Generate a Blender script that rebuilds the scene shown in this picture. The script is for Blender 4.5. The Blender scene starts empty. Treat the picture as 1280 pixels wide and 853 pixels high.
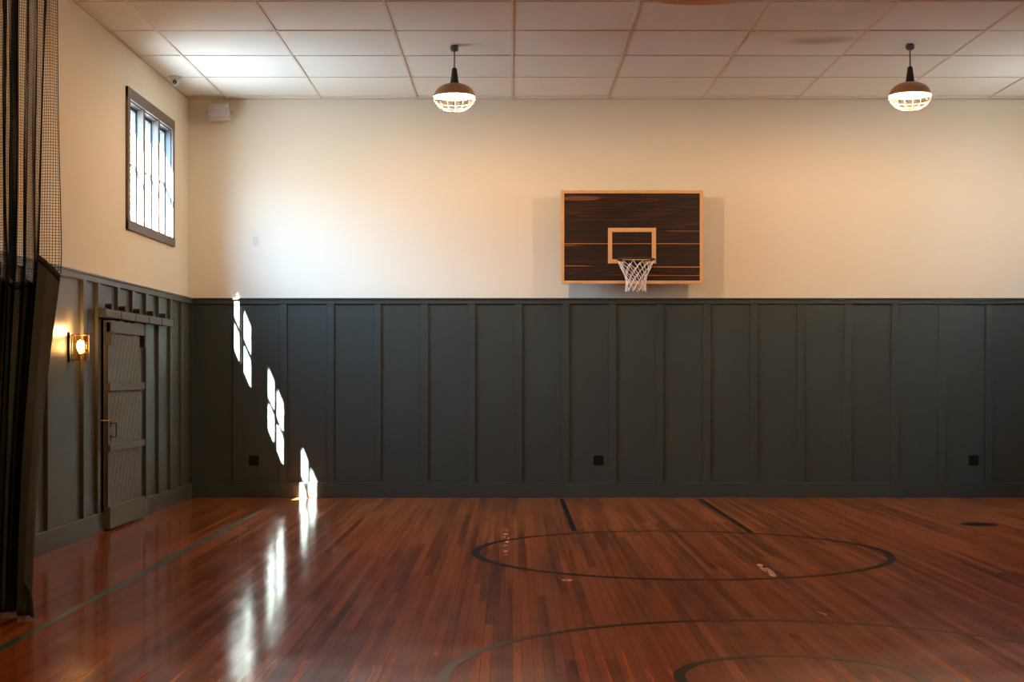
import bpy, bmesh, math, random
from mathutils import Vector, Matrix
random.seed(7)
scene = bpy.context.scene
COL = scene.collection
PI = math.pi

# ------------------------------------------------------------------ geometry constants (metres)
F = 1880.0                      # focal length in pixels of a 1280 wide frame
HZ = 470.0                      # horizon row
EYE = 1.55
D = 19.18                       # end wall
XL, XR = -4.13, 7.50            # side walls
YB = -3.2                       # wall behind the camera
H = 5.08                        # ceiling
CAP = 2.54                      # top of wainscot

# ------------------------------------------------------------------ materials
def new_mat(name):
    m = bpy.data.materials.new(name); m.use_nodes = True
    nt = m.node_tree; nt.nodes.clear()
    out = nt.nodes.new('ShaderNodeOutputMaterial')
    return m, nt, out

class N:
    """tiny node expression helper"""
    def __init__(s, nt): s.nt = nt
    def node(s, t, **kw):
        n = s.nt.nodes.new(t)
        for k, v in kw.items(): setattr(n, k, v)
        return n
    def setin(s, n, i, v):
        if v is None: return
        if isinstance(v, bpy.types.NodeSocket): s.nt.links.new(v, n.inputs[i])
        else: n.inputs[i].default_value = v
    def m(s, op, a, b=None, c=None, clamp=False):
        n = s.node('ShaderNodeMath', operation=op); n.use_clamp = clamp
        s.setin(n, 0, a); s.setin(n, 1, b); s.setin(n, 2, c)
        return n.outputs[0]
    def obj(s): return s.node('ShaderNodeTexCoord').outputs['Object']
    def sep(s, v):
        n = s.node('ShaderNodeSeparateXYZ'); s.setin(n, 0, v); return n.outputs
    def comb(s, x, y, z):
        n = s.node('ShaderNodeCombineXYZ'); s.setin(n, 0, x); s.setin(n, 1, y); s.setin(n, 2, z); return n.outputs[0]
    def noise(s, v, scale=5, detail=3, rough=.5, dist=0):
        n = s.node('ShaderNodeTexNoise'); s.setin(n, 'Vector', v)
        n.inputs['Scale'].default_value = scale; n.inputs['Detail'].default_value = detail
        n.inputs['Roughness'].default_value = rough; n.inputs['Distortion'].default_value = dist
        return n.outputs[0]
    def white(s, v):
        n = s.node('ShaderNodeTexWhiteNoise', noise_dimensions='3D'); s.setin(n, 'Vector', v); return n.outputs[0]
    def scale(s, v, sc):
        n = s.node('ShaderNodeMapping'); s.setin(n, 'Vector', v); n.inputs['Scale'].default_value = sc; return n.outputs[0]
    def ramp(s, f, stops, interp='LINEAR'):
        n = s.node('ShaderNodeValToRGB'); s.setin(n, 0, f); cr = n.color_ramp; cr.interpolation = interp
        while len(cr.elements) < len(stops): cr.elements.new(.5)
        for e, (p, c) in zip(cr.elements, stops):
            e.position = p; e.color = (*c, 1) if len(c) == 3 else c
        return n.outputs[0]
    def mix(s, f, a, b, blend='MIX'):
        n = s.node('ShaderNodeMix', data_type='RGBA', blend_type=blend)
        s.setin(n, 0, f)
        for i, v in ((6, a), (7, b)):
            if isinstance(v, tuple) and len(v) == 3: v = (*v, 1)
            s.setin(n, i, v)
        return n.outputs[2]
    def smooth(s, v, a, b):
        n = s.node('ShaderNodeMapRange', interpolation_type='SMOOTHSTEP')
        s.setin(n, 0, v); n.inputs[1].default_value = a; n.inputs[2].default_value = b
        return n.outputs[0]
    def bump(s, h, strength=.3, dist=.01):
        n = s.node('ShaderNodeBump'); s.setin(n, 'Height', h)
        n.inputs['Strength'].default_value = strength; n.inputs['Distance'].default_value = dist
        return n.outputs[0]
    def bsdf(s, out, col, rough=.5, metal=0, spec=.5, normal=None, **kw):
        b = s.node('ShaderNodeBsdfPrincipled')
        if isinstance(col, tuple) and len(col) == 3: col = (*col, 1)
        s.setin(b, 'Base Color', col); s.setin(b, 'Roughness', rough); s.setin(b, 'Metallic', metal)
        s.setin(b, 'Specular IOR Level', spec)
        if normal is not None: s.setin(b, 'Normal', normal)
        for k, v in kw.items(): s.setin(b, k, v)
        s.nt.links.new(b.outputs[0], out.inputs[0]); return b

def paint(name, col, rough=.5, var=.06, scale=6, bump=.05, bscale=60, metal=0, spec=.5):
    m, nt, out = new_mat(name); e = N(nt); v = e.obj()
    n = e.noise(v, scale, 4)
    lo = tuple(c*(1-var) for c in col); hi = tuple(min(1, c*(1+var)) for c in col)
    c = e.mix(n, lo, hi)
    nb = e.noise(v, bscale, 3)
    r = e.m('ADD', e.m('MULTIPLY', n, .12), rough-.06)
    e.bsdf(out, c, r, metal, spec, e.bump(nb, bump, .004))
    return m

M = {}
M['cream'] = paint('cream_wall_paint', (.74, .68, .54), .75, .02, .8, .06, 90, spec=.25)
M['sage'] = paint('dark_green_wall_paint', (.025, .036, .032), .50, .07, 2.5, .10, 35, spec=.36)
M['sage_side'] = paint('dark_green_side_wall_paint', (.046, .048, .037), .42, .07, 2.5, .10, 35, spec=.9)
M['door'] = paint('grey_green_door_paint', (.088, .087, .068), .55, .12, 9, .15, 40)
M['casing'] = paint('taupe_casing_paint', (.125, .100, .078), .5, .06, 6, .05)
M['bar'] = paint('grey_muntin_paint', (.08, .085, .085), .5, .03, 6, .03)
M['jamb'] = paint('grey_jamb_paint', (.055, .058, .062), .45, .05, 6, .03)
M['black'] = paint('black_metal', (.012, .014, .014), .45, .1, 20, .05)
M['iron'] = paint('dark_green_metal', (.085, .10, .08), .5, .1, 20, .05)
M['bronze'] = paint('brown_enamel', (.36, .17, .06), .35, .12, 10, .03, spec=.6)
M['enamel'] = paint('white_enamel', (.85, .80, .70), .4, .02, 10, .01)
M['cage'] = paint('tan_wire', (.13, .11, .085), .4, .05, 30, .02)
M['maple'] = paint('maple_wood', (.62, .34, .13), .45, .14, 12, .05)
M['cord'] = paint('white_nylon_cord', (.78, .70, .64), .8, .08, 60, .2, 300)
M['plate'] = paint('white_plastic', (.62, .60, .57), .4, .02, 10, .01)
M['spk'] = paint('putty_plastic', (.50, .42, .36), .5, .03, 12, .02)
M['grille'] = paint('putty_grille', (.40, .35, .32), .6, .08, 200, .4, 400)
M['outlet'] = paint('black_outlet_plastic', (.003, .004, .004), .5, .1, 20, .02, spec=.15)
M['net'] = paint('black_net_cord', (.008, .012, .013), .8, .2, 30, .1)
M['tbar'] = paint('ceiling_grid_metal', (.72, .62, .50), .5, .05, 4, .03)
M['diff'] = paint('tan_metal', (.80, .66, .48), .35, .05, 4, .03)
M['brass'] = paint('aged_brass', (.40, .24, .09), .35, .15, 30, .05, metal=1)
M['outside'] = paint('pale_exterior_render', (.55, .53, .50), .8, .05, 4, .1)

def vinyl():
    m, nt, out = new_mat('dark_vinyl_curtain'); e = N(nt); v = e.obj()
    n = e.noise(e.scale(v, (6, 6, .8)), 3, 4)
    c = e.mix(n, (.040, .048, .042), (.062, .066, .055))
    e.bsdf(out, c, .55, 0, .35, e.bump(e.noise(v, 40, 3), .1, .003)); return m
M['vinyl'] = vinyl()
M['seam'] = paint('black_seam_webbing', (.010, .014, .016), .75, .1, 30, .2, 300)

def ceiling_tile():
    m, nt, out = new_mat('ceiling_tile_board'); e = N(nt); v = e.obj(); x, y, z = e.sep(v)
    cid = e.comb(e.m('FLOOR', e.m('DIVIDE', x, 1.213)), e.m('FLOOR', e.m('DIVIDE', e.m('ADD', y, .21), 1.2)), 0.0)
    w = e.white(cid)
    n = e.noise(v, 1.3, 4)
    c = e.mix(w, (.83, .82, .72), (.865, .855, .755))
    c = e.mix(e.m('MULTIPLY', n, .18), c, (.78, .74, .63))
    # shade of one sagging tile, painted into its colour
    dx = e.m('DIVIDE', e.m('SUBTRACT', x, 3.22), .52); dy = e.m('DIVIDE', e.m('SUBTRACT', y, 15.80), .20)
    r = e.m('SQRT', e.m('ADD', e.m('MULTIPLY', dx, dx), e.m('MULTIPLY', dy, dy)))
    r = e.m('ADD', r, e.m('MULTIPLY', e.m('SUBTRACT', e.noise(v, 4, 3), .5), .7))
    sag_shade = e.m('MULTIPLY', e.m('SUBTRACT', 1.0, e.smooth(r, .1, 1.15)), .55)
    c = e.mix(sag_shade, c, (.42, .28, .18))
    e.bsdf(out, c, .85, 0, .2, e.bump(e.noise(v, 120, 3), .15, .003)); return m
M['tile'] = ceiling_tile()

def board_wood():
    m, nt, out = new_mat('walnut_board'); e = N(nt); v = e.obj(); x, y, z = e.sep(v)
    row = e.m('FLOOR', e.m('DIVIDE', z, .098))
    w = e.white(e.comb(row, e.m('FLOOR', e.m('ADD', e.m('MULTIPLY', x, .9), e.m('MULTIPLY', row, .37))), 3.0))
    g = e.noise(e.comb(e.m('MULTIPLY', x, 1.4), e.m('MULTIPLY', row, 3.1), e.m('MULTIPLY', z, 26)), 1.5, 6, .6, .6)
    c = e.ramp(g, [(.30, (.005, .005, .005)), (.48, (.016, .008, .006)), (.62, (.050, .017, .009)), (.80, (.13, .042, .018))])
    c = e.mix(e.m('MULTIPLY', w, .65), c, (.014, .008, .006))
    # pale sapwood edges on a few boards
    zz = e.m('ADD', z, e.m('MULTIPLY', e.m('SUBTRACT', e.noise(e.comb(e.m('MULTIPLY', x, 2.2), 0.0, 0.0), 1, 2), .5), .012))
    side = e.m('ABSOLUTE', x)
    for zc, th, lo, hi, k in ((.505, .0045, -2.0, 2.0, .8), (.213, .0065, .25, 2.0, .8), (.225, .005, -2.0, -.55, .6), (.105, .006, .12, 2.0, .55), (.665, .004, .45, 2.0, .45), (.485, .012, -2, -.7, .25)):
        ln = e.m('LESS_THAN', e.m('ABSOLUTE', e.m('SUBTRACT', zz, zc)), th)
        ln = e.m('MULTIPLY', ln, e.m('MULTIPLY', e.smooth(x, lo-.1, lo+.1), e.m('SUBTRACT', 1.0, e.smooth(x, hi-.1, hi+.1))))
        c = e.mix(e.m('MULTIPLY', ln, k), c, (.50, .20, .07))
    ex = e.m('DIVIDE', e.m('ADD', x, .66), .27); ez = e.m('DIVIDE', e.m('SUBTRACT', z, 1.075), .030)
    kn = e.m('SUBTRACT', 1.0, e.smooth(e.m('ADD', e.m('MULTIPLY', ex, ex), e.m('MULTIPLY', ez, ez)), .6, 1.2))
    c = e.mix(e.m('MULTIPLY', kn, .55), c, (.26, .09, .04))
    fr = e.m('FRACT', e.m('DIVIDE', z, .098)); gap = e.m('LESS_THAN', fr, .02)
    c = e.mix(gap, c, (.006, .004, .003))
    e.bsdf(out, c, .42, 0, .22, e.bump(g, .1, .003)); return m
M['walnut'] = board_wood()

def floor_mat():
    m, nt, out = new_mat('varnished_strip_floor'); e = N(nt); v = e.obj(); x, y, z = e.sep(v)
    W = .057
    px = e.m('DIVIDE', x, W); pid = e.m('FLOOR', px); fx = e.m('FRACT', px)
    off = e.m('MULTIPLY', e.white(e.comb(pid, 5.0, 1.0)), 9.0)
    py = e.m('ADD', e.m('DIVIDE', y, 3.1), off); qid = e.m('FLOOR', py); fy = e.m('FRACT', py)
    w = e.white(e.comb(pid, qid, 0.0)); w2 = e.white(e.comb(pid, qid, 7.0))
    grain = e.noise(e.comb(e.m('ADD', e.m('MULTIPLY', x, 30), e.m('MULTIPLY', w, 20)), e.m('MULTIPLY', y, 1.1), 0.0), 1.6, 5, .6)
    big = e.noise(e.comb(e.m('MULTIPLY', x, 1.0), e.m('MULTIPLY', y, .16), 0.0), 1.5, 4, .6)
    big2 = e.noise(e.comb(e.m('MULTIPLY', x, 5.5), e.m('MULTIPLY', y, .30), 4.0), 1.3, 4, .6)
    big3 = e.noise(e.comb(e.m('MULTIPLY', x, 16), e.m('MULTIPLY', y, .22), 9.0), 1.0, 4, .6)
    t = e.m('ADD', e.m('MULTIPLY', w, .20), e.m('ADD', e.m('MULTIPLY', grain, .26), e.m('ADD', e.m('MULTIPLY', big, .16), e.m('ADD', e.m('MULTIPLY', big2, .36), e.m('MULTIPLY', big3, .42)))))
    t = e.m('SUBTRACT', e.m('MULTIPLY', e.m('SUBTRACT', t, .70), 1.75), -.55)
    c = e.ramp(t, [(.12, (.060, .015, .006)), (.36, (.165, .039, .009)), (.55, (.29, .067, .013)), (.76, (.42, .108, .020)), (.95, (.45, .122, .025))])
    # fine pale scratches and dust
    s1 = e.noise(e.comb(e.m('MULTIPLY', x, 55), e.m('MULTIPLY', y, 2.4), 0.0), 1.0, 3, .6, .5)
    s2 = e.noise(v, 1.1, 3)
    scr = e.m('MULTIPLY', e.smooth(s1, .67, .74), e.smooth(s2, .44, .66))
    s3 = e.noise(e.comb(e.m('MULTIPLY', x, 7), e.m('MULTIPLY', y, 5), 0.0), 6.0, 4, .7)
    chip = e.smooth(s3, .76, .78)
    c = e.mix(e.m('MULTIPLY', scr, .30), c, (.42, .20, .10))
    c = e.mix(e.m('MULTIPLY', chip, .35), c, (.45, .24, .13))
    # worn places where tape has been pulled off, and one reflection spot painted in
    def wear_glint(cx, cy, rx, ry, ang, thr, sc):
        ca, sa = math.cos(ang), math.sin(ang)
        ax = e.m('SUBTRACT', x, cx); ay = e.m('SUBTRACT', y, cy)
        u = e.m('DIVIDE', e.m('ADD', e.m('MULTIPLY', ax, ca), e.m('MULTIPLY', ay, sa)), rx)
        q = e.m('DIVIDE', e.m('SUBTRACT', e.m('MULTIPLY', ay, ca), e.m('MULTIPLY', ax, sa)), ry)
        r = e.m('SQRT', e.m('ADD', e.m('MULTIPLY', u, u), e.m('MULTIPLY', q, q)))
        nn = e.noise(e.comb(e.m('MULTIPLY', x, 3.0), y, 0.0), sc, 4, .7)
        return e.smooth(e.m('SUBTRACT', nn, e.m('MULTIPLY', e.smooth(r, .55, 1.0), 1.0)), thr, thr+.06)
    wear_glints = [wear_glint(-.055, 14.1, .045, 1.9, 0, .53, 5), wear_glint(2.03, 12.0, .06, .75, 0, .46, 8),
             wear_glint(2.02, 9.95, .05, .9, 0, .60, 6), wear_glint(.42, 11.4, .07, .10, 0, .42, 9), wear_glint(3.2, 10.2, .5, .35, 0, .62, 8)]
    wt = wear_glints[0]
    for q in wear_glints[1:]: wt = e.m('MAXIMUM', wt, q)
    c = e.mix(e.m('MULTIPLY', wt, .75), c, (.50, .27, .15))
    gap = e.m('MAXIMUM', e.m('LESS_THAN', fx, .06), e.m('LESS_THAN', fy, .0022))
    c = e.mix(e.m('MULTIPLY', gap, .7), c, (.012, .004, .003))
    rough = e.m('ADD', .065, e.m('ADD', e.m('MULTIPLY', e.noise(v, 2.2, 4), .13), e.m('ADD', e.m('MULTIPLY', scr, .08), e.m('MULTIPLY', wt, .3))))
    # every strip lies a little out of level; worn varnish ripples
    tilt = e.m('MULTIPLY', e.m('SUBTRACT', w2, .5), e.m('SUBTRACT', fx, .5))
    rip = e.noise(e.comb(e.m('MULTIPLY', x, 14), e.m('MULTIPLY', y, 5.0), 0.0), 1.3, 4, .6)
    hgt = e.m('ADD', e.m('MULTIPLY', tilt, .7), e.m('ADD', e.m('MULTIPLY', rip, .55), e.m('MULTIPLY', gap, -.5)))
    e.bsdf(out, c, rough, 0, .41, e.bump(hgt, .40, .0018)); return m
M['floor'] = floor_mat()

def line_paint():
    m, nt, out = new_mat('court_line_paint'); e = N(nt); v = e.obj()
    n = e.noise(v, 9, 5, .7)
    c = e.mix(e.smooth(n, .60, .72), (.004, .008, .008), (.05, .02, .012))
    e.bsdf(out, c, .22, 0, .16, e.bump(n, .1, .002)); return m
M['line'] = line_paint()
def line_green():
    m, nt, out = new_mat('side_line_paint'); e = N(nt); v = e.obj()
    n = e.noise(v, 12, 5, .7)
    c = e.mix(e.smooth(n, .60, .75), (.022, .095, .082), (.05, .04, .03))
    e.bsdf(out, c, .25, 0, .3, e.bump(n, .1, .002)); return m
M['sideline'] = line_green()

def glass(name, tint=(1, 1, 1), refl=.08):
    m, nt, out = new_mat(name); e = N(nt)
    tr = e.node('ShaderNodeBsdfTransparent'); tr.inputs[0].default_value = (*tint, 1)
    gl = e.node('ShaderNodeBsdfGlossy'); gl.inputs['Roughness'].default_value = .03
    lw = e.node('ShaderNodeLayerWeight'); lw.inputs[0].default_value = .5
    fr = e.m('ADD', .03, e.m('MULTIPLY', .5, e.m('POWER', lw.outputs['Facing'], 5.0)))
    mx = e.node('ShaderNodeMixShader')
    nt.links.new(fr, mx.inputs[0])
    nt.links.new(tr.outputs[0], mx.inputs[1]); nt.links.new(gl.outputs[0], mx.inputs[2])
    nt.links.new(mx.outputs[0], out.inputs[0]); return m
M['glass'] = glass('window_glass')
M['lamp_glass'] = glass('lantern_glass', (1, .93, .8))

def emit(name, col, s):
    m, nt, out = new_mat(name); e = N(nt)
    em = e.node('ShaderNodeEmission'); em.inputs[0].default_value = (*col, 1); em.inputs[1].default_value = s
    nt.links.new(em.outputs[0], out.inputs[0]); return m
M['bulb'] = emit('lit_bulb', (1, .80, .55), 26)
M['bulb_warm'] = emit('lit_amber_bulb', (1, .62, .25), 45)

# ------------------------------------------------------------------ mesh helpers
class MB:
    def __init__(s): s.bm = bmesh.new()
    def box(s, x0, x1, y0, y1, z0, z1, bevel=0, rot=None, seg=2):
        b = bmesh.new()
        vs = [b.verts.new((x, y, z)) for x in (x0, x1) for y in (y0, y1) for z in (z0, z1)]
        for f in ((0, 1, 3, 2), (4, 6, 7, 5), (0, 4, 5, 1), (2, 3, 7, 6), (0, 2, 6, 4), (1, 5, 7, 3)):
            b.faces.new([vs[i] for i in f])
        bmesh.ops.recalc_face_normals(b, faces=b.faces)
        if bevel:
            bmesh.ops.bevel(b, geom=list(b.edges), offset=bevel, segments=seg, affect='EDGES', profile=.5)
        if rot is not None: bmesh.ops.transform(b, matrix=rot, verts=b.verts)
        s.merge(b); return s
    def merge(s, b):
        me = bpy.data.meshes.new('tmp'); b.to_mesh(me); b.free(); s.bm.from_mesh(me); bpy.data.meshes.remove(me)
    def tube(s, pts, r, n=8, closed=False, caps=True):
        pts = [Vector(p) for p in pts]; k = len(pts); rings = []
        prev = None
        for i, p in enumerate(pts):
            a = pts[(i-1) % k] if (closed or i > 0) else p
            c = pts[(i+1) % k] if (closed or i < k-1) else p
            t = (c-a).normalized()
            if prev is None:
                up = Vector((0, 0, 1)) if abs(t.z) < .9 else Vector((1, 0, 0))
                u = t.cross(up).normalized()
            else:
                u = (prev - t*prev.dot(t)).normalized()
            prev = u; w = t.cross(u)
            rr = r[i] if isinstance(r, (list, tuple)) else r
            rings.append([s.bm.verts.new(p + (u*math.cos(2*PI*j/n) + w*math.sin(2*PI*j/n))*rr) for j in range(n)])
        for i in range(k if closed else k-1):
            A, B = rings[i], rings[(i+1) % k]
            for j in range(n): s.bm.faces.new((A[j], A[(j+1) % n], B[(j+1) % n], B[j]))
        if caps and not closed:
            s.bm.faces.new(rings[0][::-1]); s.bm.faces.new(rings[-1])
        return s
    def lathe(s, prof, c=(0, 0, 0), n=40, axis='z'):
        """profile of (radius, height)"""
        rings = []
        for r, h in prof:
            ring = []
            for j in range(n):
                a = 2*PI*j/n; p = (r*math.cos(a), r*math.sin(a), h)
                if axis == 'y': p = (p[0], p[2], p[1])
                if axis == 'x': p = (p[2], p[0], p[1])
                ring.append(s.bm.verts.new((p[0]+c[0], p[1]+c[1], p[2]+c[2])))
            rings.append(ring)
        for i in range(len(rings)-1):
            for j in range(n): s.bm.faces.new((rings[i][j], rings[i][(j+1) % n], rings[i+1][(j+1) % n], rings[i+1][j]))
        if prof[0][0] > 1e-6: s.bm.faces.new(rings[0][::-1])
        if prof[-1][0] > 1e-6: s.bm.faces.new(rings[-1])
        return s
    def poly_prism(s, pts2, y0, y1):
        """prism of an x,z outline between y0 and y1"""
        a = [s.bm.verts.new((x, y0, z)) for x, z in pts2]; b = [s.bm.verts.new((x, y1, z)) for x, z in pts2]
        s.bm.faces.new(a); s.bm.faces.new(b[::-1]); n = len(a)
        for i in range(n): s.bm.faces.new((a[i], b[i], b[(i+1) % n], a[(i+1) % n]))
        return s
    def build(s, name, mat, parent=None, smooth=False, loc=None, merge=True):
        if merge: bmesh.ops.remove_doubles(s.bm, verts=s.bm.verts, dist=1e-5)
        bmesh.ops.recalc_face_normals(s.bm, faces=s.bm.faces)
        me = bpy.data.meshes.new(name); s.bm.to_mesh(me); s.bm.free()
        if isinstance(mat, (list, tuple)):
            for q in mat: me.materials.append(q)
        else: me.materials.append(mat)
        if smooth:
            me.polygons.foreach_set('use_smooth', [True]*len(me.polygons))
            try: me.set_sharp_from_angle(angle=math.radians(smooth if smooth is not True else 40))
            except Exception: pass
        o = bpy.data.objects.new(name, me); COL.objects.link(o)
        if parent is not None: o.parent = parent
        if loc: o.location = loc
        return o

def empty(name, loc, rz=0):
    o = bpy.data.objects.new(name, None); COL.objects.link(o); o.location = loc; o.rotation_euler = (0, 0, rz)
    o.empty_display_size = .1; return o
def tag(o, label=None, cat=None, group=None, kind=None):
    if label: o['label'] = label
    if cat: o['category'] = cat
    if group: o['group'] = group
    if kind: o['kind'] = kind
    return o
def copy_tree(o, parent=None):
    c = o.copy(); COL.objects.link(c)
    if parent is not None: c.parent = parent
    for ch in list(o.children): copy_tree(ch, c)
    return c

# ------------------------------------------------------------------ room shell
T = .06
fl = MB().box(XL-.2, XR+.2, YB-.2, D+.2, -.12, 0).build('floor', M['floor'])
tag(fl, 'varnished reddish brown strip wood gym floor with painted court lines', kind='structure')

def strip(mb, pts_in, pts_out, z0=.0002, z1=.0012, closed=False):
    n = len(pts_in)
    v = [[mb.bm.verts.new((*p, z)) for p in P] for P in (pts_in, pts_out) for z in (z0, z1)]
    il, ih, ol, oh = v
    for i in range(n if closed else n-1):
        j = (i+1) % n
        mb.bm.faces.new((ih[i], oh[i], oh[j], ih[j])); mb.bm.faces.new((il[i], ih[i], ih[j], il[j]))
        mb.bm.faces.new((ol[i], ol[j], oh[j], oh[i])); mb.bm.faces.new((il[i], il[j], ol[j], ol[i]))
def ring_line(name, cx, cy, r, w, label, mat='line'):
    mb = MB(); k = 160
    a = [2*PI*i/k for i in range(k)]
    strip(mb, [(cx+(r-w/2)*math.cos(t), cy+(r-w/2)*math.sin(t)) for t in a],
          [(cx+(r+w/2)*math.cos(t), cy+(r+w/2)*math.sin(t)) for t in a], closed=True)
    o = mb.build(name, M[mat], fl, merge=False); o['label'] = label
def straight_line(name, x, y0, y1, w, label, mat='line'):
    mb = MB(); strip(mb, [(x-w/2, y0), (x-w/2, y1)], [(x+w/2, y0), (x+w/2, y1)], z0=.0002, z1=.0014)
    o = mb.build(name, M[mat], fl, merge=False); o['label'] = label
CX = 1.48
ring_line('free_throw_circle', CX, 13.22, 1.80, .07, 'black painted free throw circle')
ring_line('centre_circle', CX, 7.70, 1.83, .062, 'large black painted centre circle')
ring_line('jump_circle', CX, 7.70, .62, .062, 'small black painted circle inside the centre circle')
straight_line('key_line', .622, 15.0, 18.92, .055, 'left dark line of the key')
straight_line('key_line', 2.365, 14.9, 18.92, .055, 'right dark line of the key')
straight_line('side_line', -2.905, 2.0, 16.9, .062, 'dark green side line', 'sideline')
pl = MB().lathe([(0, .0002), (.19, .0002), (.19, .002), (.18, .003), (.05, .003), (.045, .002), (0, .002)], (4.87, 15.68, 0), 40)
o = pl.build('floor_plate', M['line'], fl, smooth=True); o['label'] = 'round dark floor socket plate'

# walls: end wall (behind basket), right wall, wall behind the camera
o = MB().box(XL-T, XR+T, D, D+.2, 0, H+.2).build('wall_back', M['cream']); tag(o, 'cream plastered end wall above the basket', kind='structure')
o = MB().box(XL-T, XR+T, YB-.2, YB, 0, H+.2).build('wall_front', M['cream']); tag(o, 'cream wall behind the camera', kind='structure')

# window geometry on the left wall (mirrored on the right)
WY0, WY1, WZ0, WZ1 = 16.07, 18.30, 3.12, 4.65        # outer edges of casing
OY0, OY1, OZ0, OZ1 = 16.18, 18.20, 3.22, 4.53        # opening
E_OUT = .17                                          # total wall thickness
def side_wall(name, xin, s, label):
    """wall whose room face is x = xin; s = -1 left, +1 right"""
    mb = MB(); xo = xin + s*E_OUT; a, b = min(xin, xo), max(xin, xo)
    mb.box(a, b, YB, OY0, 0, H+.2); mb.box(a, b, OY1, D, 0, H+.2)
    mb.box(a, b, OY0, OY1, 0, OZ0); mb.box(a, b, OY0, OY1, OZ1, H+.2)
    o = mb.build(name, M['cream'], merge=False); tag(o, label, kind='structure'); return o
side_wall('wall_left', XL, -1, 'cream side wall with the high three-light window')
side_wall('wall_right', XR, 1, 'cream side wall on the right, outside the frame')

def window(name, xin, s, label):
    root = empty(name, (xin, (OY0+OY1)/2, OZ0)); tag(root, label, kind='structure')
    X = lambda d: s*d                                  # d: outwards from room face
    yc, zc = (OY0+OY1)/2, OZ0
    def bx(mb, d0, d1, y0, y1, z0, z1, bev=0):
        a, b = sorted((X(d0), X(d1))); return mb.box(a, b, y0-yc, y1-yc, z0-zc, z1-zc, bev)
    c = MB()                                           # flat casing boards on the room face
    bx(c, -.028, .0, WY0, OY0, WZ0, WZ1, .003); bx(c, -.028, .0, OY1, WY1, WZ0, WZ1, .003)
    bx(c, -.030, .0, WY0, WY1, OZ1, WZ1, .003); bx(c, -.034, .0, WY0, WY1, WZ0, OZ0, .003)
    c.build('casing', M['casing'], root, merge=False)
    L = (OY1-OY0 - 2*.085)/3                           # light width
    mb = MB()
    for k in (1, 2):
        y = OY0 + k*L + (k-1)*.085
        bx(mb, -.015, .165, y, y+.085, OZ0, OZ1, .003)
    mb.build('mullion', M['casing'], root, merge=False)
    lining = MB()
    bx(lining, 0, .165, OY0, OY0+.012, OZ0, OZ1); bx(lining, 0, .165, OY1-.012, OY1, OZ0, OZ1)
    bx(lining, 0, .165, OY0, OY1, OZ1-.012, OZ1); bx(lining, 0, .165, OY0, OY1, OZ0, OZ0+.012)
    lining.build('lining', M['jamb'], root, merge=False)
    for k in range(3):
        y0 = OY0 + k*(L+.085); y1 = y0+L
        y0 += .012 if k == 0 else 0; y1 -= .012 if k == 2 else 0
        sm = MB(); g0, g1, w = .068, .098, .026
        bx(sm, g0, g1, y0, y0+w, OZ0+.012, OZ1-.012, .002); bx(sm, g0, g1, y1-w, y1, OZ0+.012, OZ1-.012, .002)
        bx(sm, g0, g1, y0, y1, OZ0+.012, OZ0+.045, .002); bx(sm, g0, g1, y0, y1, OZ1-.050, OZ1-.012, .002)
        sash = sm.build('sash', M['bar'], root, merge=False)
        mm = MB(); zm = (OZ0+OZ1)/2; ym = (y0+y1)/2
        bx(mm, g0+.003, g1-.003, y0+w, y1-w, zm-.015, zm+.015); bx(mm, g0+.003, g1-.003, ym-.019, ym+.019, OZ0+.045, OZ1-.05)
        mm.build('muntin', M['bar'], sash, merge=False)
        gm = MB(); bx(gm, .082, .085, y0+w, y1-w, OZ0+.045, OZ1-.05)
        gm.build('pane', M['glass'], sash, merge=False)
    return root
window('window_1', XL, -1, 'three-light taupe framed window high on the left wall')
window('window_2', XR, 1, 'three-light window high on the right wall')
# exterior sill/eave
o = MB().box(XL-.52, XL-E_OUT, YB, D+.3, H+.22, H+.34).build('trim_6', M['outside']); tag(o, 'outside eave board', kind='structure')
o = MB().box(XR+1.6, XR+1.8, 10, D+5, -1, 6.2).build('sky_block_wall', M['outside']); tag(o, 'unseen outside wall added to block sky at the right window', kind='structure')  # added wall that dims the sky light through the right window

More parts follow.
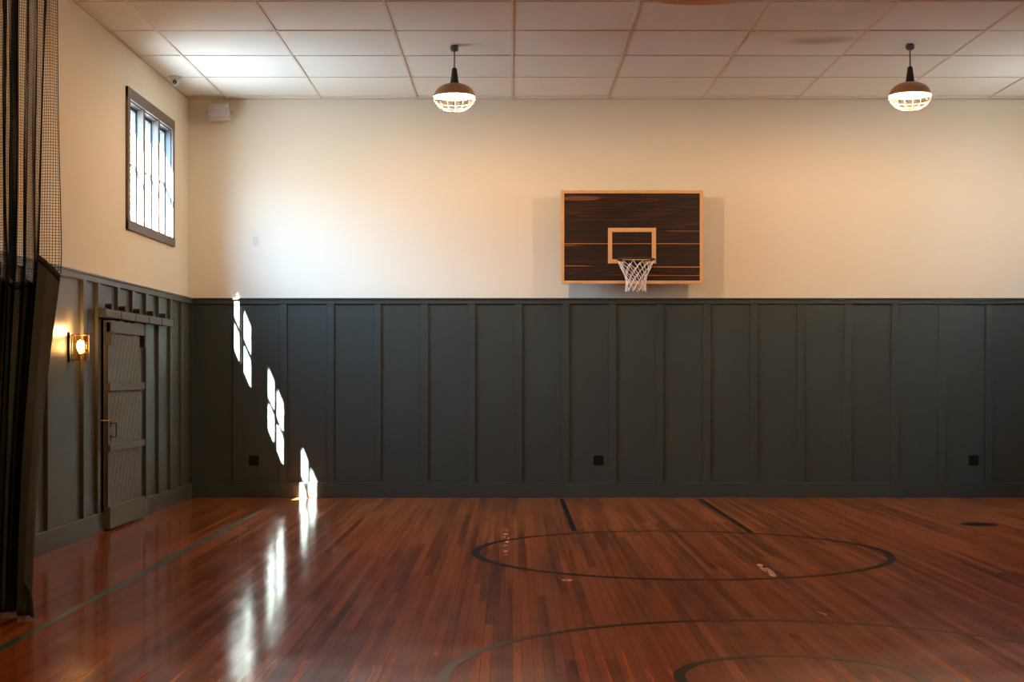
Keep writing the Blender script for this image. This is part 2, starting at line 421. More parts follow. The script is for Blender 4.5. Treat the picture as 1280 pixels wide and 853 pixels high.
# ceiling: tiles and grid
def ceiling():
    xs = [XL, -3.64] + [round(-3.64+1.213*k, 3) for k in range(1, 10) if -3.64+1.213*k < XR-.1] + [XR]
    ys = [D]; y = 18.99
    while y > YB: ys.append(y); y -= 1.2
    ys.append(YB); ys = ys[::-1]
    rnd = random.Random(3)
    mb = MB(); g = MB()
    mb.box(XL-T, XR+T, YB-.1, D+.1, H+.05, H+.2)
    for i in range(len(xs)-1):
        for j in range(len(ys)-1):
            x0, x1, y0, y1 = xs[i], xs[i+1], ys[j], ys[j+1]
            dz = [rnd.uniform(0, .006) for _ in range(4)]
            n = 6; grid = []
            sag = rnd.uniform(0, .010)
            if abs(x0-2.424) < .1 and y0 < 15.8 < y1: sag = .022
            for a in range(n+1):
                row = []
                for b in range(n+1):
                    u, v = a/n, b/n
                    z = dz[0]*(1-u)*(1-v)+dz[1]*u*(1-v)+dz[2]*(1-u)*v+dz[3]*u*v
                    z -= sag*math.sin(PI*u)*math.sin(PI*v)
                    row.append(mb.bm.verts.new((x0+(x1-x0)*u, y0+(y1-y0)*v, H+z+.004)))
                grid.append(row)
            for a in range(n):
                for b in range(n):
                    mb.bm.faces.new((grid[a][b], grid[a][b+1], grid[a+1][b+1], grid[a+1][b]))
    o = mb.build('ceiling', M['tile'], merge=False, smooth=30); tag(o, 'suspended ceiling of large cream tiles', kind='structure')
    for x in xs[1:-1]: g.box(x-.012, x+.012, YB, D, H-.0005, H+.02)
    for y in ys[1:-1]: g.box(XL, XR, y-.010, y+.010, H-.0005, H+.02)
    g.box(XL, XL+.022, YB, D, H-.004, H+.004); g.box(XL, XR, D-.022, D, H-.004, H+.004)
    gg = g.build('ceiling_grid', M['tbar'], o, merge=False); gg['label'] = 'tan metal tile grid'
ceiling()

# wainscot as structure: boarding, battens, cap, baseboard
def wains_back():
    mb = MB().box(XL, XR, D-.02, D, 0, CAP-.01); p = mb.build('wainscot_back', M['sage'], merge=False)
    tag(p, 'dark green board and batten wainscot on the end wall', 'wainscot', kind='structure')
    k = 0
    while True:
        x = (296-640)/98.0 + .5992*k
        if x > XR-.1: break
        MB().box(x-.045, x+.045, D-.042, D-.02, .17, CAP-.05, .002, seg=1).build('batten', M['sage'], p, merge=False); k += 1
    MB().box(XL, XL+.07, D-.042, D-.02, .17, CAP-.05, .002, seg=1).build('batten', M['sage'], p, merge=False)
    c = MB(); c.box(XL, XR, D-.045, D-.0, CAP-.075, CAP-.018, .002, seg=1); c.box(XL, XR, D-.062, D, CAP-.020, CAP, .003)
    c.build('cap_rail', M['sage'], p, merge=False)
    b = MB().box(XL, XR, D-.05, D, 0, .19, .003).build('baseboard_back', M['sage'], merge=False); tag(b, 'dark green baseboard along the end wall', kind='structure')
wains_back()
LB = [18.60, 18.00, 17.40, 16.80, 16.20, 15.60, 14.86, 14.36, 13.25, 12.65, 12.05, 11.45, 10.85, 10.25, 9.65, 9.05, 8.45, 7.85, 7.25, 6.65, 6.05, 5.45, 4.85, 4.25, 3.65, 3.05, 2.45]
def wains_side(name, bname, xin, s, label, blabel):
    def bx(mb, d0, d1, y0, y1, z0, z1, bev=0):
        a, b = sorted((xin-s*d0, xin-s*d1)); return mb.box(a, b, y0, y1, z0, z1, bev, seg=1)
    p = bx(MB(), 0, .02, YB, D, 0, CAP-.01).build(name, M['sage_side'], merge=False); tag(p, label, 'wainscot', kind='structure')
    for y in LB:
        bx(MB(), .02, .055, y-.05, y+.05, .17, CAP-.05, .002).build('batten', M['sage_side'], p, merge=False)
    c = MB(); bx(c, 0, .058, YB, D-.05, CAP-.075, CAP-.018, .002); bx(c, 0, .075, YB, D-.05, CAP-.020, CAP, .003)
    c.build('cap_rail', M['sage_side'], p, merge=False)
    b = bx(MB(), 0, .06, YB, D-.05, 0, .19, .003).build(bname, M['sage_side'], merge=False); tag(b, blabel, kind='structure')
wains_side('wainscot_left', 'baseboard_left', XL, -1, 'dark green board and batten wainscot on the left wall', 'dark green baseboard along the left wall')
wains_side('wainscot_right', 'baseboard_right', XR, 1, 'dark green board and batten wainscot on the right wall', 'dark green baseboard along the right wall')

# ------------------------------------------------------------------ sliding barn door and its track
def barn_door():
    y0, y1, zt, zb = 15.00, 16.42, 2.105, .02
    root = empty('sliding_door', (XL, (y0+y1)/2, 0))
    tag(root, 'grey-green sliding barn door with diagonal boards on the left wall', 'door')
    yc = (y0+y1)/2
    X0 = .062                                          # back face off the wall
    # core with grooved diagonal boards: real grooves cut as separate board strips
    core = MB().box(X0-.006, X0+.022, y0-yc, y1-yc-.10, zb, zt)
    co = core.build('backing', M['door'], root, merge=False)
    pan = MB()
    import itertools
    def clip_poly(poly, axis, val, keep_less):
        out = []
        for i in range(len(poly)):
            a, b = poly[i], poly[(i+1) % len(poly)]
            ia = (a[axis] <= val) if keep_less else (a[axis] >= val); ib = (b[axis] <= val) if keep_less else (b[axis] >= val)
            if ia: out.append(a)
            if ia != ib:
                t = (val-a[axis])/(b[axis]-a[axis]); out.append((a[0]+(b[0]-a[0])*t, a[1]+(b[1]-a[1])*t))
        return out
    secs = [(.24, .79), (.86, 1.40), (1.48, 1.985)]
    bw = .125; ang = math.radians(58)
    ux, uz = math.cos(ang), math.sin(ang); nx, nz = -uz, ux
    for z0, z1 in secs:
        for k in range(-40, 60):
            o0 = k*bw+.003; o1 = (k+1)*bw-.003
            quad = [(y0+nx*o+ux*t, z0+nz*o+uz*t) for o, t in ((o0, -6), (o0, 6), (o1, 6), (o1, -6))]
            for ax, val, kl in ((0, y0, False), (0, y1-.10, True), (1, z0, False), (1, z1, True)):
                if len(quad) < 3: break
                quad = clip_poly(quad, ax, val, kl)
            if len(quad) < 3: continue
            ar = abs(sum(quad[i][0]*quad[(i+1) % len(quad)][1]-quad[(i+1) % len(quad)][0]*quad[i][1] for i in range(len(quad))))/2
            if ar < 1e-4: continue
            a = [pan.bm.verts.new((X0+.022, q[0]-yc, q[1])) for q in quad]; b = [pan.bm.verts.new((X0+.030, q[0]-yc, q[1])) for q in quad]
            pan.bm.faces.new(b); n = len(a)
            for i in range(n): pan.bm.faces.new((a[i], b[i], b[(i+1) % n], a[(i+1) % n]))
    pan.build('diagonal_boards', M['door'], root, merge=False)
    for z0, z1 in ((.02, .24), (.79, .86), (1.40, 1.48), (1.985, zt)):
        MB().box(X0+.022, X0+.062, y0-yc-.002, y1-yc+.002, z0, z1, .003).build('rail', M['door'], root, merge=False)
    # the narrow stile on the near side
    MB().box(X0+.022, X0+.040, y0-yc, y0-yc+.05, .24, 1.985, .002).build('stile', M['door'], root, merge=False)
    for yy in (y0-yc+.02, y1-yc-.02):                   # strap plates at the upper corners
        b = MB().box(X0+.0, X0+.068, yy-.022 if yy < 0 else yy-.012, yy+.012 if yy < 0 else yy+.024, 1.86, 2.085, .003)
        b.build('corner_strap', M['black'], root, merge=False)
    for yy in (y0-yc+.42, y0-yc+.75, y0-yc+1.02):       # hangers that ride in the track
        h = MB().box(X0+.02, X0+.05, yy-.03, yy+.03, zt-.004, 2.122, .001)
        h.build('hanger', M['black'], root, merge=False)
    hd = MB(); hy = y0-yc+.10; hx = X0+.040
    hd.tube([(hx, hy, 1.07), (hx+.055, hy, 1.075), (hx+.055, hy, .935), (hx, hy, .94)], .007, 8)
    hd.box(hx-.002, hx+.006, hy-.02, hy+.02, 1.045, 1.10, .002); hd.box(hx-.002, hx+.006, hy-.02, hy+.02, .91, .965, .002)
    hd.build('handle', M['black'], root, merge=False, smooth=True)
    lt = MB().tube([(XL*0+.022, y0-yc-.16, 1.105), (.05, y0-yc-.05, 1.105), (X0+.075, y0-yc+.03, 1.10)], .005, 8)
    lt.box(.024, .05, y0-yc-.18, y0-yc-.15, 1.09, 1.12, .003)
    lt.build('latch', M['brass'], root, merge=False, smooth=True)
    return root
barn_door()
def track():
    y0, y1 = 14.76, 17.72; yc = (y0+y1)/2
    root = empty('door_track', (XL, yc, 2.128)); tag(root, 'grey-green box track with black bolts above the sliding door', 'door track')
    xs0, xs1 = .075, .145
    for k in range(5):
        a = y0+(y1-y0)*k/5; b = y0+(y1-y0)*(k+1)/5
        MB().box(xs0, xs1, a-yc+.006, b-yc-.006, 0, .082, .004).build('track_box', M['door'], root, merge=False)
    for k in range(6):
        a = y0+(y1-y0)*k/5
        w = .016 if k else .02
        MB().box(xs0-.002, xs1+.004, a-yc-w, a-yc+w, -.003, .088, .001).build('strap', M['black'], root, merge=False)
    for y in (15.60, 16.20, 16.80, 17.40, 15.08):
        m = MB(); m.box(.055, .085, y-yc-.03, y-yc+.03, .0, .135, .004)
        m.tube([(.055, y-yc, .112), (.125, y-yc, .112)], .034, 14)
        m.build('bracket', M['black'], root, merge=False, smooth=True)
    return root
track()

# ------------------------------------------------------------------ wall sconce
def sconce(x, y, z, s, label):
    root = empty('wall_sconce', (x, y, z)); tag(root, label, 'wall lamp', None)
    X = lambda d: s*d
    def bx(mb, d0, d1, a, b, c, e_, bev=0):
        p, q = sorted((X(d0), X(d1))); return mb.box(p, q, a, b, c, e_, bev)
    bx(MB(), 0, .022, -.065, .065, -.14, .14, .004).build('back_plate', M['black'], root, merge=False)
    fr = MB()
    for d in (.04, .165):
        for a in (-.058, .058): bx(fr, d-.004, d+.004, a-.004, a+.004, -.115, .115)
    for zz in (-.115, .115):
        bx(fr, .036, .169, -.062, -.054, zz-.004, zz+.004); bx(fr, .036, .169, .054, .062, zz-.004, zz+.004)
        bx(fr, .036, .044, -.062, .062, zz-.004, zz+.004); bx(fr, .161, .169, -.062, .062, zz-.004, zz+.004)
    for zz in (-.075, -.05, 0.04):
        bx(fr, .036, .169, -.061, -.057, zz-.002, zz+.002); bx(fr, .036, .169, .057, .061, zz-.002, zz+.002)
        bx(fr, .163, .167, -.06, .06, zz-.002, zz+.002)
    bx(fr, .10, .105, -.061, -.057, -.115, .115); bx(fr, .10, .105, .057, .061, -.115, .115)
    bx(fr, .02, .165, -.035, .035, -.123, -.113)
    fr.build('lantern_frame', M['brass'], root, merge=False)
    g = MB(); bx(g, .046, .158, -.052, -.050, -.11, .11); bx(g, .046, .158, .050, .052, -.11, .11); bx(g, .156, .158, -.05, .05, -.11, .11)
    g.build('glass', M['lamp_glass'], root, merge=False)
    sk = MB().lathe([(.02, -.113), (.02, -.06), (.012, -.055)], (X(.10), 0, 0), 16)
    sk.build('socket', M['brass'], root, smooth=True)
    b = MB().lathe([(.001, -.055), (.014, -.05), (.03, -.01), (.034, .02), (.026, .05), (.012, .064), (.001, .068)], (X(.10), 0, 0), 20)
    b.build('bulb', M['bulb_warm'], root, smooth=True)
    return root
sc = sconce(XL+.02, 13.97, 1.815, 1, 'lit brass and glass wall sconce on the left dark green wall')
LIGHTS = []
def point(name, loc, power, col, r, parent=None):
    l = bpy.data.lights.new(name, 'POINT'); l.energy = power; l.color = col; l.shadow_soft_size = r
    o = bpy.data.objects.new(name, l); COL.objects.link(o); o.location = loc
    if parent is not None: o.parent = parent
    return o
WARM = (1.0, .60, .30)
LAMP = (1.0, .605, .315)
point('sconce_glow', (.10, 0, .15), 15, (1, .48, .17), .03, sc)

# ------------------------------------------------------------------ pendant lamps
def pendant(loc, label):
    root = empty('pendant_lamp', loc); tag(root, label, 'lamp', 'caged pendant lamps under the ceiling')
    MB().lathe([(.0, 0), (.040, 0), (.046, -.012), (.046, -.045), (.030, -.062), (.0, -.062)], n=24).build('canopy', M['iron'], root, smooth=True)
    MB().tube([(0, 0, -.055), (0, 0, -.26)], .0075, 10).build('rod', M['iron'], root, smooth=True)
    MB().lathe([(0, -.235), (.018, -.238), (.028, -.255), (.033, -.30), (.044, -.385), (.052, -.402), (.052, -.412), (0, -.412)], n=28).build('neck', M['black'], root, smooth=True)
    prof_o = [(.050, -.405), (.085, -.412), (.125, -.425), (.165, -.448), (.195, -.478), (.212, -.508), (.220, -.530), (.226, -.536), (.226, -.544)]
    sh = MB().lathe(prof_o, n=48); sh.bm.faces.ensure_lookup_table()
    # open shell: drop cap faces
    caps = [f for f in sh.bm.faces if len(f.verts) > 4]; bmesh.ops.delete(sh.bm, geom=caps, context='FACES_ONLY')
    sh.build('shade', M['bronze'], root, smooth=50)
    inn = MB().lathe([(.040, -.410)] + [(r-.005, z-.004) for r, z in prof_o[1:-2]] + [(.224, -.543)], n=48)
    caps = [f for f in inn.bm.faces if len(f.verts) > 4]; bmesh.ops.delete(inn.bm, geom=caps, context='FACES_ONLY')
    inn.build('shade_lining', M['enamel'], root, smooth=50)
    cg = MB(); R, dep = .222, .165; zt = -.545
    for k in range(16):
        a = 2*PI*k/16
        pts = [(R*math.sin(t)*math.cos(a), R*math.sin(t)*math.sin(a), zt-dep*math.cos(t)) for t in [PI/2*(1-j/9) for j in range(10)]]
        cg.tube([(p[0], p[1], p[2]) for p in pts[:-1]] + [(0.004*math.cos(a), .004*math.sin(a), zt-dep)], .0022, 5)
    for j, t in enumerate((90, 68, 50, 32, 14)):
        t = math.radians(t); n = 36
        cg.tube([(R*math.sin(t)*math.cos(2*PI*i/n), R*math.sin(t)*math.sin(2*PI*i/n), zt-dep*math.cos(t)) for i in range(n)], .0026 if j else .005, 6, closed=True)
    cg.build('wire_cage', M['cage'], root, smooth=True, merge=False)
    MB().lathe([(.001, -.41), (.020, -.41), (.021, -.435), (.036, -.450), (.042, -.468), (.036, -.485), (.022, -.495), (.001, -.498)], n=28).build('bulb', M['bulb'], root, smooth=True)
    return root
P1 = (-.615, 16.07, H)
p1 = pendant(P1, 'caged pendant lamp with brown shade left of the basketball backboard')
p2 = copy_tree(p1); p2.location = (4.235, 16.0, H); p2['label'] = 'caged pendant lamp with brown shade nearest the right edge'
fill_pendants = []  # unseen copies of the pendant, added for warm fill light
for k, (x, y) in enumerate(((-.615, 6.3), (4.235, 6.3), (-.615, -.5), (4.235, -.5))):
    q = copy_tree(p1); q.location = (x, y, H)
    q['label'] = ['unseen caged pendant added as fill light, overhead on the left', 'unseen caged pendant added as fill light, overhead on the right',
                  'unseen caged pendant added as fill light, behind the viewer on the left', 'unseen caged pendant added as fill light, behind the viewer on the right'][k]
    fill_pendants.append(q)
LP = 220
for q, w in ((p1, LP), (p2, LP), (fill_pendants[0], 165), (fill_pendants[1], 165), (fill_pendants[2], 60), (fill_pendants[3], 60)):
    point('pendant_glow', (0, 0, -.548), w, LAMP, .045, q)

# round air diffuser at the top edge
def diffuser():
    root = empty('air_diffuser', (1.70, 13.17, H-.008)); tag(root, 'large round tan metal air diffuser on the ceiling at the top edge', 'vent')
    MB().lathe([(.50, 0), (.56, -.02), (.66, -.075), (.69, -.10), (.685, -.108), (.65, -.10), (.55, -.06), (.50, -.03)], n=72).build('outer_ring', M['diff'], root, smooth=True)
    for k, (r, z) in enumerate(((.53, -.07), (.38, -.075), (.22, -.08))):
        MB().lathe([(r-.14, z+.05), (r-.03, z), (r, z-.015), (r-.006, z-.02), (r-.05, z-.008), (r-.14, z+.035)], n=60).build('inner_ring', M['diff'], root, smooth=True)
    MB().lathe([(0, 0), (.05, 0), (.05, -.08), (.09, -.095), (0, -.11)], n=30).build('hub', M['diff'], root, smooth=True)
diffuser()

# ------------------------------------------------------------------ basketball backboard
def backboard():
    yb = D-.28                                         # front face
    sc_ = F/yb
    X = lambda px: (px-640)/sc_
    Z = lambda py: EYE+(HZ-py)/sc_
    x0, x1, z0, z1 = X(701.3), X(878.7), Z(355), Z(238)
    xc, zc = (x0+x1)/2, z0
    root = empty('basketball_backboard', (xc, yb, z0)); tag(root, 'dark walnut basketball backboard with pale maple border and black hoop', 'backboard')
    MB().box(x0-xc+.03, x1-xc-.03, .0, .028, .03, z1-z0-.03).build('panel', M['walnut'], root, merge=False)
    b = MB(); w = .040; W_, H_ = (x1-x0)/2, z1-z0
    b.box(-W_, W_, -.010, .035, 0, w, .003); b.box(-W_, W_, -.010, .035, H_-w, H_, .003)
    b.box(-W_, -W_+w, -.009, .034, w, H_-w, .003); b.box(W_-w, W_, -.009, .034, w, H_-w, .003)
    b.build('border', M['maple'], root, merge=False)
    a0, a1, c0, c1 = X(760)-xc, X(820)-xc, Z(329.5)-z0, Z(285)-z0; t = .052
    s_ = MB(); s_.box(a0, a1, -.006, .002, c0, c0+t, .001); s_.box(a0, a1, -.006, .002, c1-t, c1, .001)
    s_.box(a0, a0+t, -.006, .002, c0+t, c1-t, .001); s_.box(a1-t, a1, -.006, .002, c0+t, c1-t, .001)
    s_.build('target_square', M['maple'], root, merge=False)
    # wall mounts behind
    m = MB(); 
    for xx in (-.62, -.2, .2, .62): m.box(xx-.045, xx+.045, .03, .278, .12, H_-.10, .002)
    m.build('wall_mount', M['iron'], root, merge=False)
    # rim, plate and net
    hz = Z(325)-z0 - .04; hx = X(791.8)-xc
    rimr = .228; cy = -.15-rimr
    hz = EYE+(HZ-324.5)*(yb+cy)/F - z0
    rim = MB(); n = 48
    rim.tube([(hx+rimr*math.cos(2*PI*i/n), cy+rimr*math.sin(2*PI*i/n), hz) for i in range(n)], .011, 10, closed=True)
    rim.tube([(hx-.12, -.012, hz), (hx-.12, -.2, hz), (hx-.17, cy+.16, hz)], .010, 8)
    rim.tube([(hx+.12, -.012, hz), (hx+.12, -.2, hz), (hx+.17, cy+.16, hz)], .010, 8)
    rim.box(hx-.10, hx+.10, -.155, -.02, hz-.014, hz+.002, .003)
    for i in range(12):
        a = 2*PI*(i+.5)/12; c, s = math.cos(a), math.sin(a)
        rim.tube([(hx+rimr*c, cy+rimr*s, hz-.008), (hx+rimr*c*.97, cy+rimr*s*.97, hz-.025), (hx+rimr*c, cy+rimr*s, hz-.026)], .0035, 5)
    r_ = rim.build('rim', M['black'], root, smooth=True, merge=False); r_['label'] = 'black hoop'
    bp = MB(); bp.box(hx-.085, hx+.085, -.022, -.001, hz-.15, hz+.02, .004)
    bp.poly_prism([(hx-.085, hz-.01), (hx+.085, hz-.01), (hx+.04, hz-.13), (hx-.04, hz-.13)], -.10, -.02)
    bp.build('bracket', M['black'], root, merge=False)
    net = MB(); K = 12; rows = 6; L = .36
    rad = [.222, .190, .158, .135, .122, .122, .128]
    def P(i, row):
        a = 2*PI*(i+(.5 if row % 2 == 0 else 0))/K; rr = rad[row]
        zz = hz-.022-L*(row/rows)**.92
        jit = random.Random(i % K*31+row)
        return (hx+(rr+jit.uniform(-.006, .006))*math.cos(a+jit.uniform(-.05, .05)), cy+(rr+jit.uniform(-.006, .006))*math.sin(a+jit.uniform(-.05, .05)), zz+jit.uniform(-.008, .008))
    for row in range(rows):
        for i in range(K):
            if row % 2 == 0: A = P(i, row); targets = (P(i, row+1), P((i+1) % K, row+1))
            else: A = P(i, row); targets = (P(i, row+1), P((i-1) % K, row+1))
            for Bp in targets:
                mid = tuple((A[q]+Bp[q])/2 for q in range(3)); mid = (mid[0], mid[1], mid[2]-.006)
                net.tube([A, mid, Bp], .0047, 6)
    for row in range(1, rows+1):
        for i in range(K):
            p = P(i, row); net.tube([(p[0], p[1], p[2]+.010), (p[0], p[1], p[2]-.012)], .0068, 6)
    nn = net.build('net', M['cord'], r_, smooth=True, merge=False); nn['label'] = 'white cord net'
backboard()

# ------------------------------------------------------------------ small things on the end wall
def outlet(px, py, label):
    y = D-.02; s = F/y; x = (px-640)/s; z = EYE+(HZ-py)/s
    root = empty('wall_outlet', (x, y, z)); tag(root, label, 'outlet', 'black outlets low on the wainscot')
    MB().box(-.062, .062, -.010, 0, -.062, .062, .004).build('cover_plate', M['outlet'], root, merge=False)
    m = MB()
    for xx in (-.028, .028):
        m.box(xx-.017, xx+.017, -.014, -.009, -.034, .034, .003)
        for zz in (-.018, .018):
            m.box(xx-.008, xx-.005, -.0155, -.0135, zz-.006, zz+.006); m.box(xx+.005, xx+.008, -.0155, -.0135, zz-.006, zz+.006)
    m.build('receptacle', M['outlet'], root, merge=False)
outlet(317.5, 575.5, 'black outlet beside the sunlit patches, nearest the left wall')
outlet(748, 575.5, 'black outlet below the basketball hoop')
outlet(1217, 575.5, 'black outlet nearest the right edge')
def thermostat(px, py, label, mat):
    s = F/D; x = (px-640)/s; z = EYE+(HZ-py)/s
    root = empty('switch_plate', (x, D, z)); tag(root, label, 'switch plate')
    MB().box(-.035, .035, -.008, 0, -.058, .058, .003).build('cover_plate', mat, root, merge=False)
    MB().box(-.012, .012, -.013, -.007, -.025, .025, .002).build('rocker', mat, root, merge=False)
thermostat(319.5, 301.5, 'small white switch plate above the sunlit wainscot', M['plate'])
thermostat(1236, 301.5, 'small cream switch plate on the right of the end wall', M['cream'])

def speaker(x, label):
    root = empty('wall_speaker', (x, D, 4.90)); tag(root, label, 'speaker')
    W_ = .155; 
    def ring(y, w, z0, z1): return [(-w, y, z0), (w, y, z0), (w*.80, y, z1), (-w*.80, y, z1)]
    mb = MB(); rs = [ring(-.05, W_*.92, -.11, .095), ring(-.16, W_, -.135, .10), ring(-.24, W_, -.125, .085), ring(-.27, W_*.80, -.115, .03)]
    vs = [[mb.bm.verts.new(p) for p in r] for r in rs]
    mb.bm.faces.new(vs[0][::-1]); mb.bm.faces.new(vs[-1])
    for a, b in zip(vs[:-1], vs[1:]):
        for i in range(4): mb.bm.faces.new((a[i], a[(i+1) % 4], b[(i+1) % 4], b[i]))
    bmesh.ops.bevel(mb.bm, geom=list(mb.bm.edges), offset=.010, segments=3, affect='EDGES')
    mb.build('cabinet', M['spk'], root, smooth=True)
    MB().box(-.108, .108, -.278, -.262, -.100, .010, .006).build('grille', M['grille'], root, merge=False)
    b = MB(); b.box(-.06, .06, -.06, 0, -.07, .06, .004); b.tube([(-W_-.012, -.17, -.02), (W_+.014, -.17, -.02)], .014, 12)
    b.build('bracket', M['spk'], root, smooth=True, merge=False)
speaker(-3.70, 'putty-coloured box speaker in the upper left corner of the end wall')
speaker(7.06, 'putty-coloured box speaker in the upper right corner, just beyond the frame edge')

def security_cam():
    d = 17.75; x = (219-640)*d/F
    root = empty('security_camera', (x, d, H)); tag(root, 'small white security camera under the ceiling above the window', 'security camera')
    MB().lathe([(0, 0), (.075, 0), (.075, -.012), (.060, -.024), (0, -.022)], n=30).build('mount', M['plate'], root, smooth=True)
    ball = MB(); pr = [(max(.0005, .054*math.sin(t)), -.062+.054*math.cos(t)) for t in [PI*i/14 for i in range(15)]]
    ball.lathe(pr, n=26); ball.build('housing', M['plate'], root, smooth=True)
    dirv = Vector((.12, -1, -.22)).normalized(); c = Vector((0, 0, -.058))
    MB().tube([c+dirv*.036, c+dirv*.054], .024, 20).build('lens', M['black'], root, smooth=True)
security_cam()

# ------------------------------------------------------------------ divider curtain
def curtain():
    YC = 9.71
    S = F/YC
    X = lambda px: (px-640)/S
    Z = lambda py: EYE+(HZ-py)/S
    root = empty('divider_curtain', (X(10), YC, 0)); tag(root, 'gathered black divider curtain with net top and dark solid skirt at left', 'curtain')
    # plan path: (px at top, px at the seam, px at floor, y offset)
    K = [(-165, -170, -170, .02), (-140, -145, -150, -.05), (-120, -130, -132, .05), (-100, -104, -112, -.05), (-84, -88, -96, .05), (-70, -72, -82, -.10), (-58, -58, -70, .10), (-46, -46, -60, -.04),
         (-30, -34, -50, .05), (-12, -20, -40, -.04), (-4, -8, -30, .05), (4, 3, -24, -.03), (8, 8, -18, .10), (3, 10, -12, -.10), (12, 12, -8, -.02), (18, 14, -5, .13), (14, 11, -3, -.13), (22, 18, 0, .13), (24, 21, 2, -.02),
         (33, 28, 6, .03), (36, 32, 10, .14), (35, 33, 11, -.10), (43, 38, 13, .02), (46, 42, 15, .10), (46, 44, 17, -.03), (56, 45.5, 18, .03), (58, 47.5, 19, .17), (55.5, 47.0, 20, -.17),
         (62, 60, 30, -.175), (68, 70, 36, -.14), (71.5, 76.5, 39, -.12)]
    # arc-length along top for u; resample smoothly
    def interp(u, ch):
        # u in [0, n-1]; smooth interpolation with rounded turns
        i = min(int(u), len(K)-2); t = u-i
        t2 = t*t*(3-2*t); t = .45*t+.55*t2
        a, b = K[i][ch], K[i+1][ch]; return a+(b-a)*t
    ZT = H-.05
    uc = K.index(next(k for k in K if k[0] == 55.5))
    zs_mid = 2.17
    def pos(u, z):
        top, mid, bot, yo = (interp(u, c) for c in range(4))
        # curved guide from ceiling to seam to floor
        if z >= 2.25:
            t = (z-2.25)/(ZT-2.25); tt = t
            # in the photograph the visible part runs from row 0 (z = 3.98) to the seam
            vis = min(1.5, (z-2.25)/(3.98-2.25)); px = mid+(top-mid)*min(vis, 1.25)
        else:
            t = z/2.25; px = bot+(mid-bot)*(t**1.5)
        wob = .006*math.sin(3.1*z+u*1.7)
        yy = yo*(.85 if (z > 2.25 or u > uc-.01) else .85-.50*min(1, (2.25-z)/.5)) + .01*math.sin(2.3*z+u)
        xw = (px-640)/F*(YC+yy) + wob*.6
        return Vector((xw-root.location.x, yy, z))
    nU = len(K)-1
    uc = K.index(next(k for k in K if k[0] == 55.5))    # start of front flap
    def seam_z(u):
        if u < uc-.6: return Z(353)+.012*math.sin(u*1.3)
        if u < uc: return Z(353)+(Z(320)-Z(353))*((u-(uc-.6))/.6)
        t = (u-uc)/(nU-uc); return Z(320)+(Z(348)-Z(320))*(t**.8)
    # path length table so that cords are evenly spaced along the cloth
    U = [i/40 for i in range(nU*40+1)]; Lc = [0]
    for a, b in zip(U[:-1], U[1:]): Lc.append(Lc[-1]+(pos(b, 3.2)-pos(a, 3.2)).length)
    def u_at(l):
        import bisect
        i = min(max(bisect.bisect(Lc, l)-1, 0), len(U)-2)
        return U[i]+(U[i+1]-U[i])*(l-Lc[i])/max(1e-9, Lc[i+1]-Lc[i])
    cell = .0185; r = .0016
    net = MB(); bm = net.bm
    def cord(pts, r):
        rings = []
        for i, p in enumerate(pts):
            a = pts[max(i-1, 0)]; b = pts[min(i+1, len(pts)-1)]; t = (b-a).normalized()
            up = Vector((0, 0, 1)) if abs(t.z) < .7 else Vector((1, 0, 0))
            u = t.cross(up).normalized(); w = t.cross(u)
            rings.append([bm.verts.new(p+(u*math.cos(2*PI*j/3)+w*math.sin(2*PI*j/3))*r) for j in range(3)])
        for A, B in zip(rings[:-1], rings[1:]):
            for j in range(3): bm.faces.new((A[j], A[(j+1) % 3], B[(j+1) % 3], B[j]))
    l = 0
    while l < Lc[-1]:
        u = u_at(l); z0 = seam_z(u); n = 26
        cord([pos(u, z0+(ZT-z0)*i/n) for i in range(n+1)], r); l += .0150
    z = 2.15
    while z < 4.35:
        run = []
        for u in [i/8 for i in range(nU*8+1)]:
            if z > seam_z(u): run.append(pos(u, z))
            else:
                if len(run) > 1: cord(run, r)
                run = []
        if len(run) > 1: cord(run, r)
        z += cell
    while z < ZT:                                       # above the frame: same net
        cord([pos(u, z) for u in [i/4 for i in range(nU*4+1)]], r); z += cell
    o = net.build('net', M['net'], root, merge=False); o['label'] = 'black net upper part'
    # solid skirt
    sk = MB(); NU, NZ = nU*8, 40; grid = []
    for i in range(NU+1):
        u = i/8; zt = seam_z(u); grid.append([sk.bm.verts.new(pos(u, .02+(zt-.02)*j/NZ)) for j in range(NZ+1)])
    for i in range(NU):
        for j in range(NZ): sk.bm.faces.new((grid[i][j], grid[i+1][j], grid[i+1][j+1], grid[i][j+1]))
    s_ = sk.build('skirt', M['vinyl'], root, smooth=60, merge=False); s_['label'] = 'dark solid fabric lower part'
    md = s_.modifiers.new('thickness', 'SOLIDIFY'); md.thickness = .003
    def band(name, zo0, zo1, mat, th, hem=False):
        b = MB(); g = []
        for i in range(NU+1):
            u = i/8; zt = 0 if hem else seam_z(u)
            g.append([b.bm.verts.new(pos(u, zt+q)) for q in (zo0, (zo0+zo1)/2, zo1)])
        for i in range(NU):
            for j in range(2): b.bm.faces.new((g[i][j], g[i+1][j], g[i+1][j+1], g[i][j+1]))
        q = b.build(name, mat, root, smooth=60, merge=False); m_ = q.modifiers.new('thickness', 'SOLIDIFY'); m_.thickness = th; m_.offset = 0; return q
    band('seam_band', -.035, .012, M['seam'], .010)
    e = MB(); e.tube([pos(nU, 2.2+(ZT-2.2)*i/20) for i in range(21)], .0028, 6); e.build('edge_cord', M['net'], root, merge=False)
    # webbing tie at the foot of the free edge
    t = MB(); A = pos(nU-.6, .22); B = pos(nU, .05)
    t.tube([A+Vector((-.03, -.03, .0)), A+Vector((.0, -.05, -.02)), (A+B)/2+Vector((.01, -.05, 0)), B+Vector((.012, -.05, .0)), B+Vector((.02, -.04, -.035))], [.012, .016, .014, .018, .010], 8)
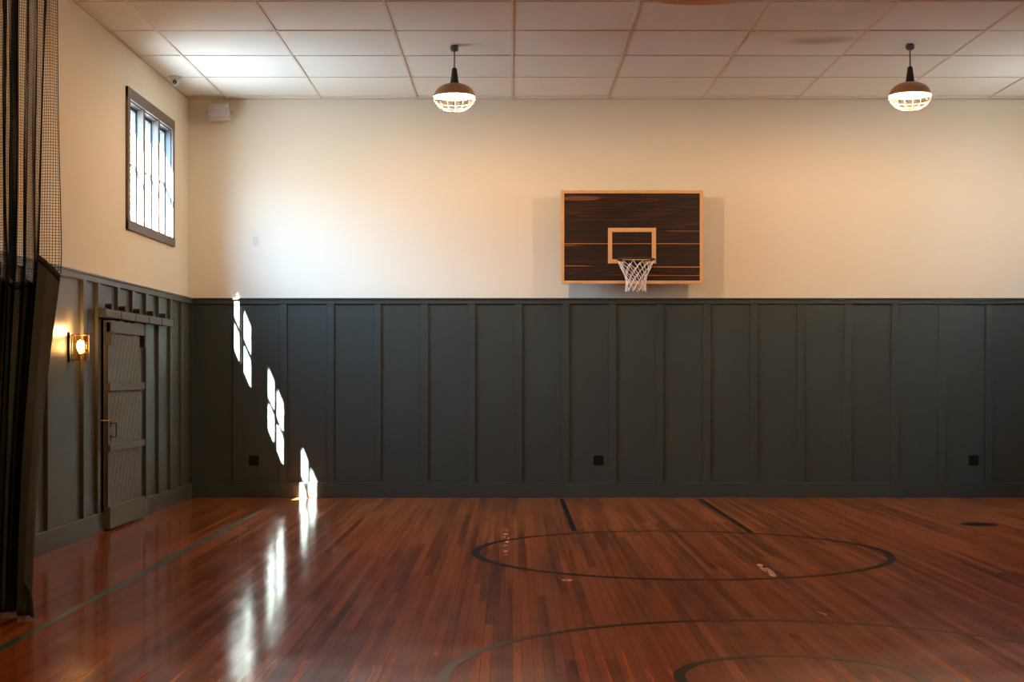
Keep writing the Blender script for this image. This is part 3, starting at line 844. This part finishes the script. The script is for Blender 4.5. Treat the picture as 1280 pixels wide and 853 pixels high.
    q = t.build('tie_strap', M['seam'], root, smooth=True, merge=False); q['label'] = 'black tie strap'
curtain()

# ------------------------------------------------------------------ light
world = bpy.data.worlds.new('sky'); scene.world = world; world.use_nodes = True
nt = world.node_tree; nt.nodes.clear(); e = N(nt)
out = nt.nodes.new('ShaderNodeOutputWorld'); bg = nt.nodes.new('ShaderNodeBackground')
g = e.node('ShaderNodeTexCoord').outputs['Generated']; z = e.sep(g)[2]
c = e.ramp(e.m('ADD', e.m('MULTIPLY', z, .5), .5), [(.0, (.17, .20, .23)), (.50, (.18, .24, .30)), (.56, (.24, .33, .42)), (.63, (.38, .66, 1.0)), (1.0, (.27, .56, 1.0))])
nt.links.new(c, bg.inputs[0]); bg.inputs[1].default_value = 70
nt.links.new(bg.outputs[0], out.inputs[0])

def portal(x, s):
    l = bpy.data.lights.new('window_portal', 'AREA'); l.shape = 'RECTANGLE'; l.size = OZ1-OZ0; l.size_y = OY1-OY0
    o = bpy.data.objects.new('window_portal', l); COL.objects.link(o)
    o.location = (x, (OY0+OY1)/2, (OZ0+OZ1)/2); o.rotation_euler = (0, math.radians(-90*s), 0)
    l.cycles.is_portal = True
portal(XL-.168, 1); portal(XR+.168, -1)

sun = bpy.data.lights.new('sun', 'SUN'); sun.energy = 720; sun.angle = math.radians(.53); sun.color = (1, .98, .96)
so = bpy.data.objects.new('sun', sun); COL.objects.link(so)
sd = Vector((.61, 1.0, -.61*2.37)); so.rotation_euler = sd.to_track_quat('-Z', 'Y').to_euler(); so.location = (-12, 2, 14)

# ------------------------------------------------------------------ camera
cam = bpy.data.cameras.new('camera'); co = bpy.data.objects.new('camera', cam); COL.objects.link(co)
co.location = (0, 0, EYE); co.rotation_euler = (PI/2, 0, 0)
cam.sensor_width = 36; cam.lens = 36*F/1280; cam.shift_y = -(426.5-HZ)/1280; cam.clip_end = 200
scene.camera = co
scene.view_settings.view_transform = 'Standard'; scene.view_settings.look = 'None'
scene.view_settings.gamma = 1; scene.view_settings.exposure = .26; scene.view_settings.use_curve_mapping = False
scene.cycles.caustics_reflective = False; scene.cycles.caustics_refractive = False
scene.cycles.sample_clamp_indirect = 10; scene.cycles.blur_glossy = 1.0
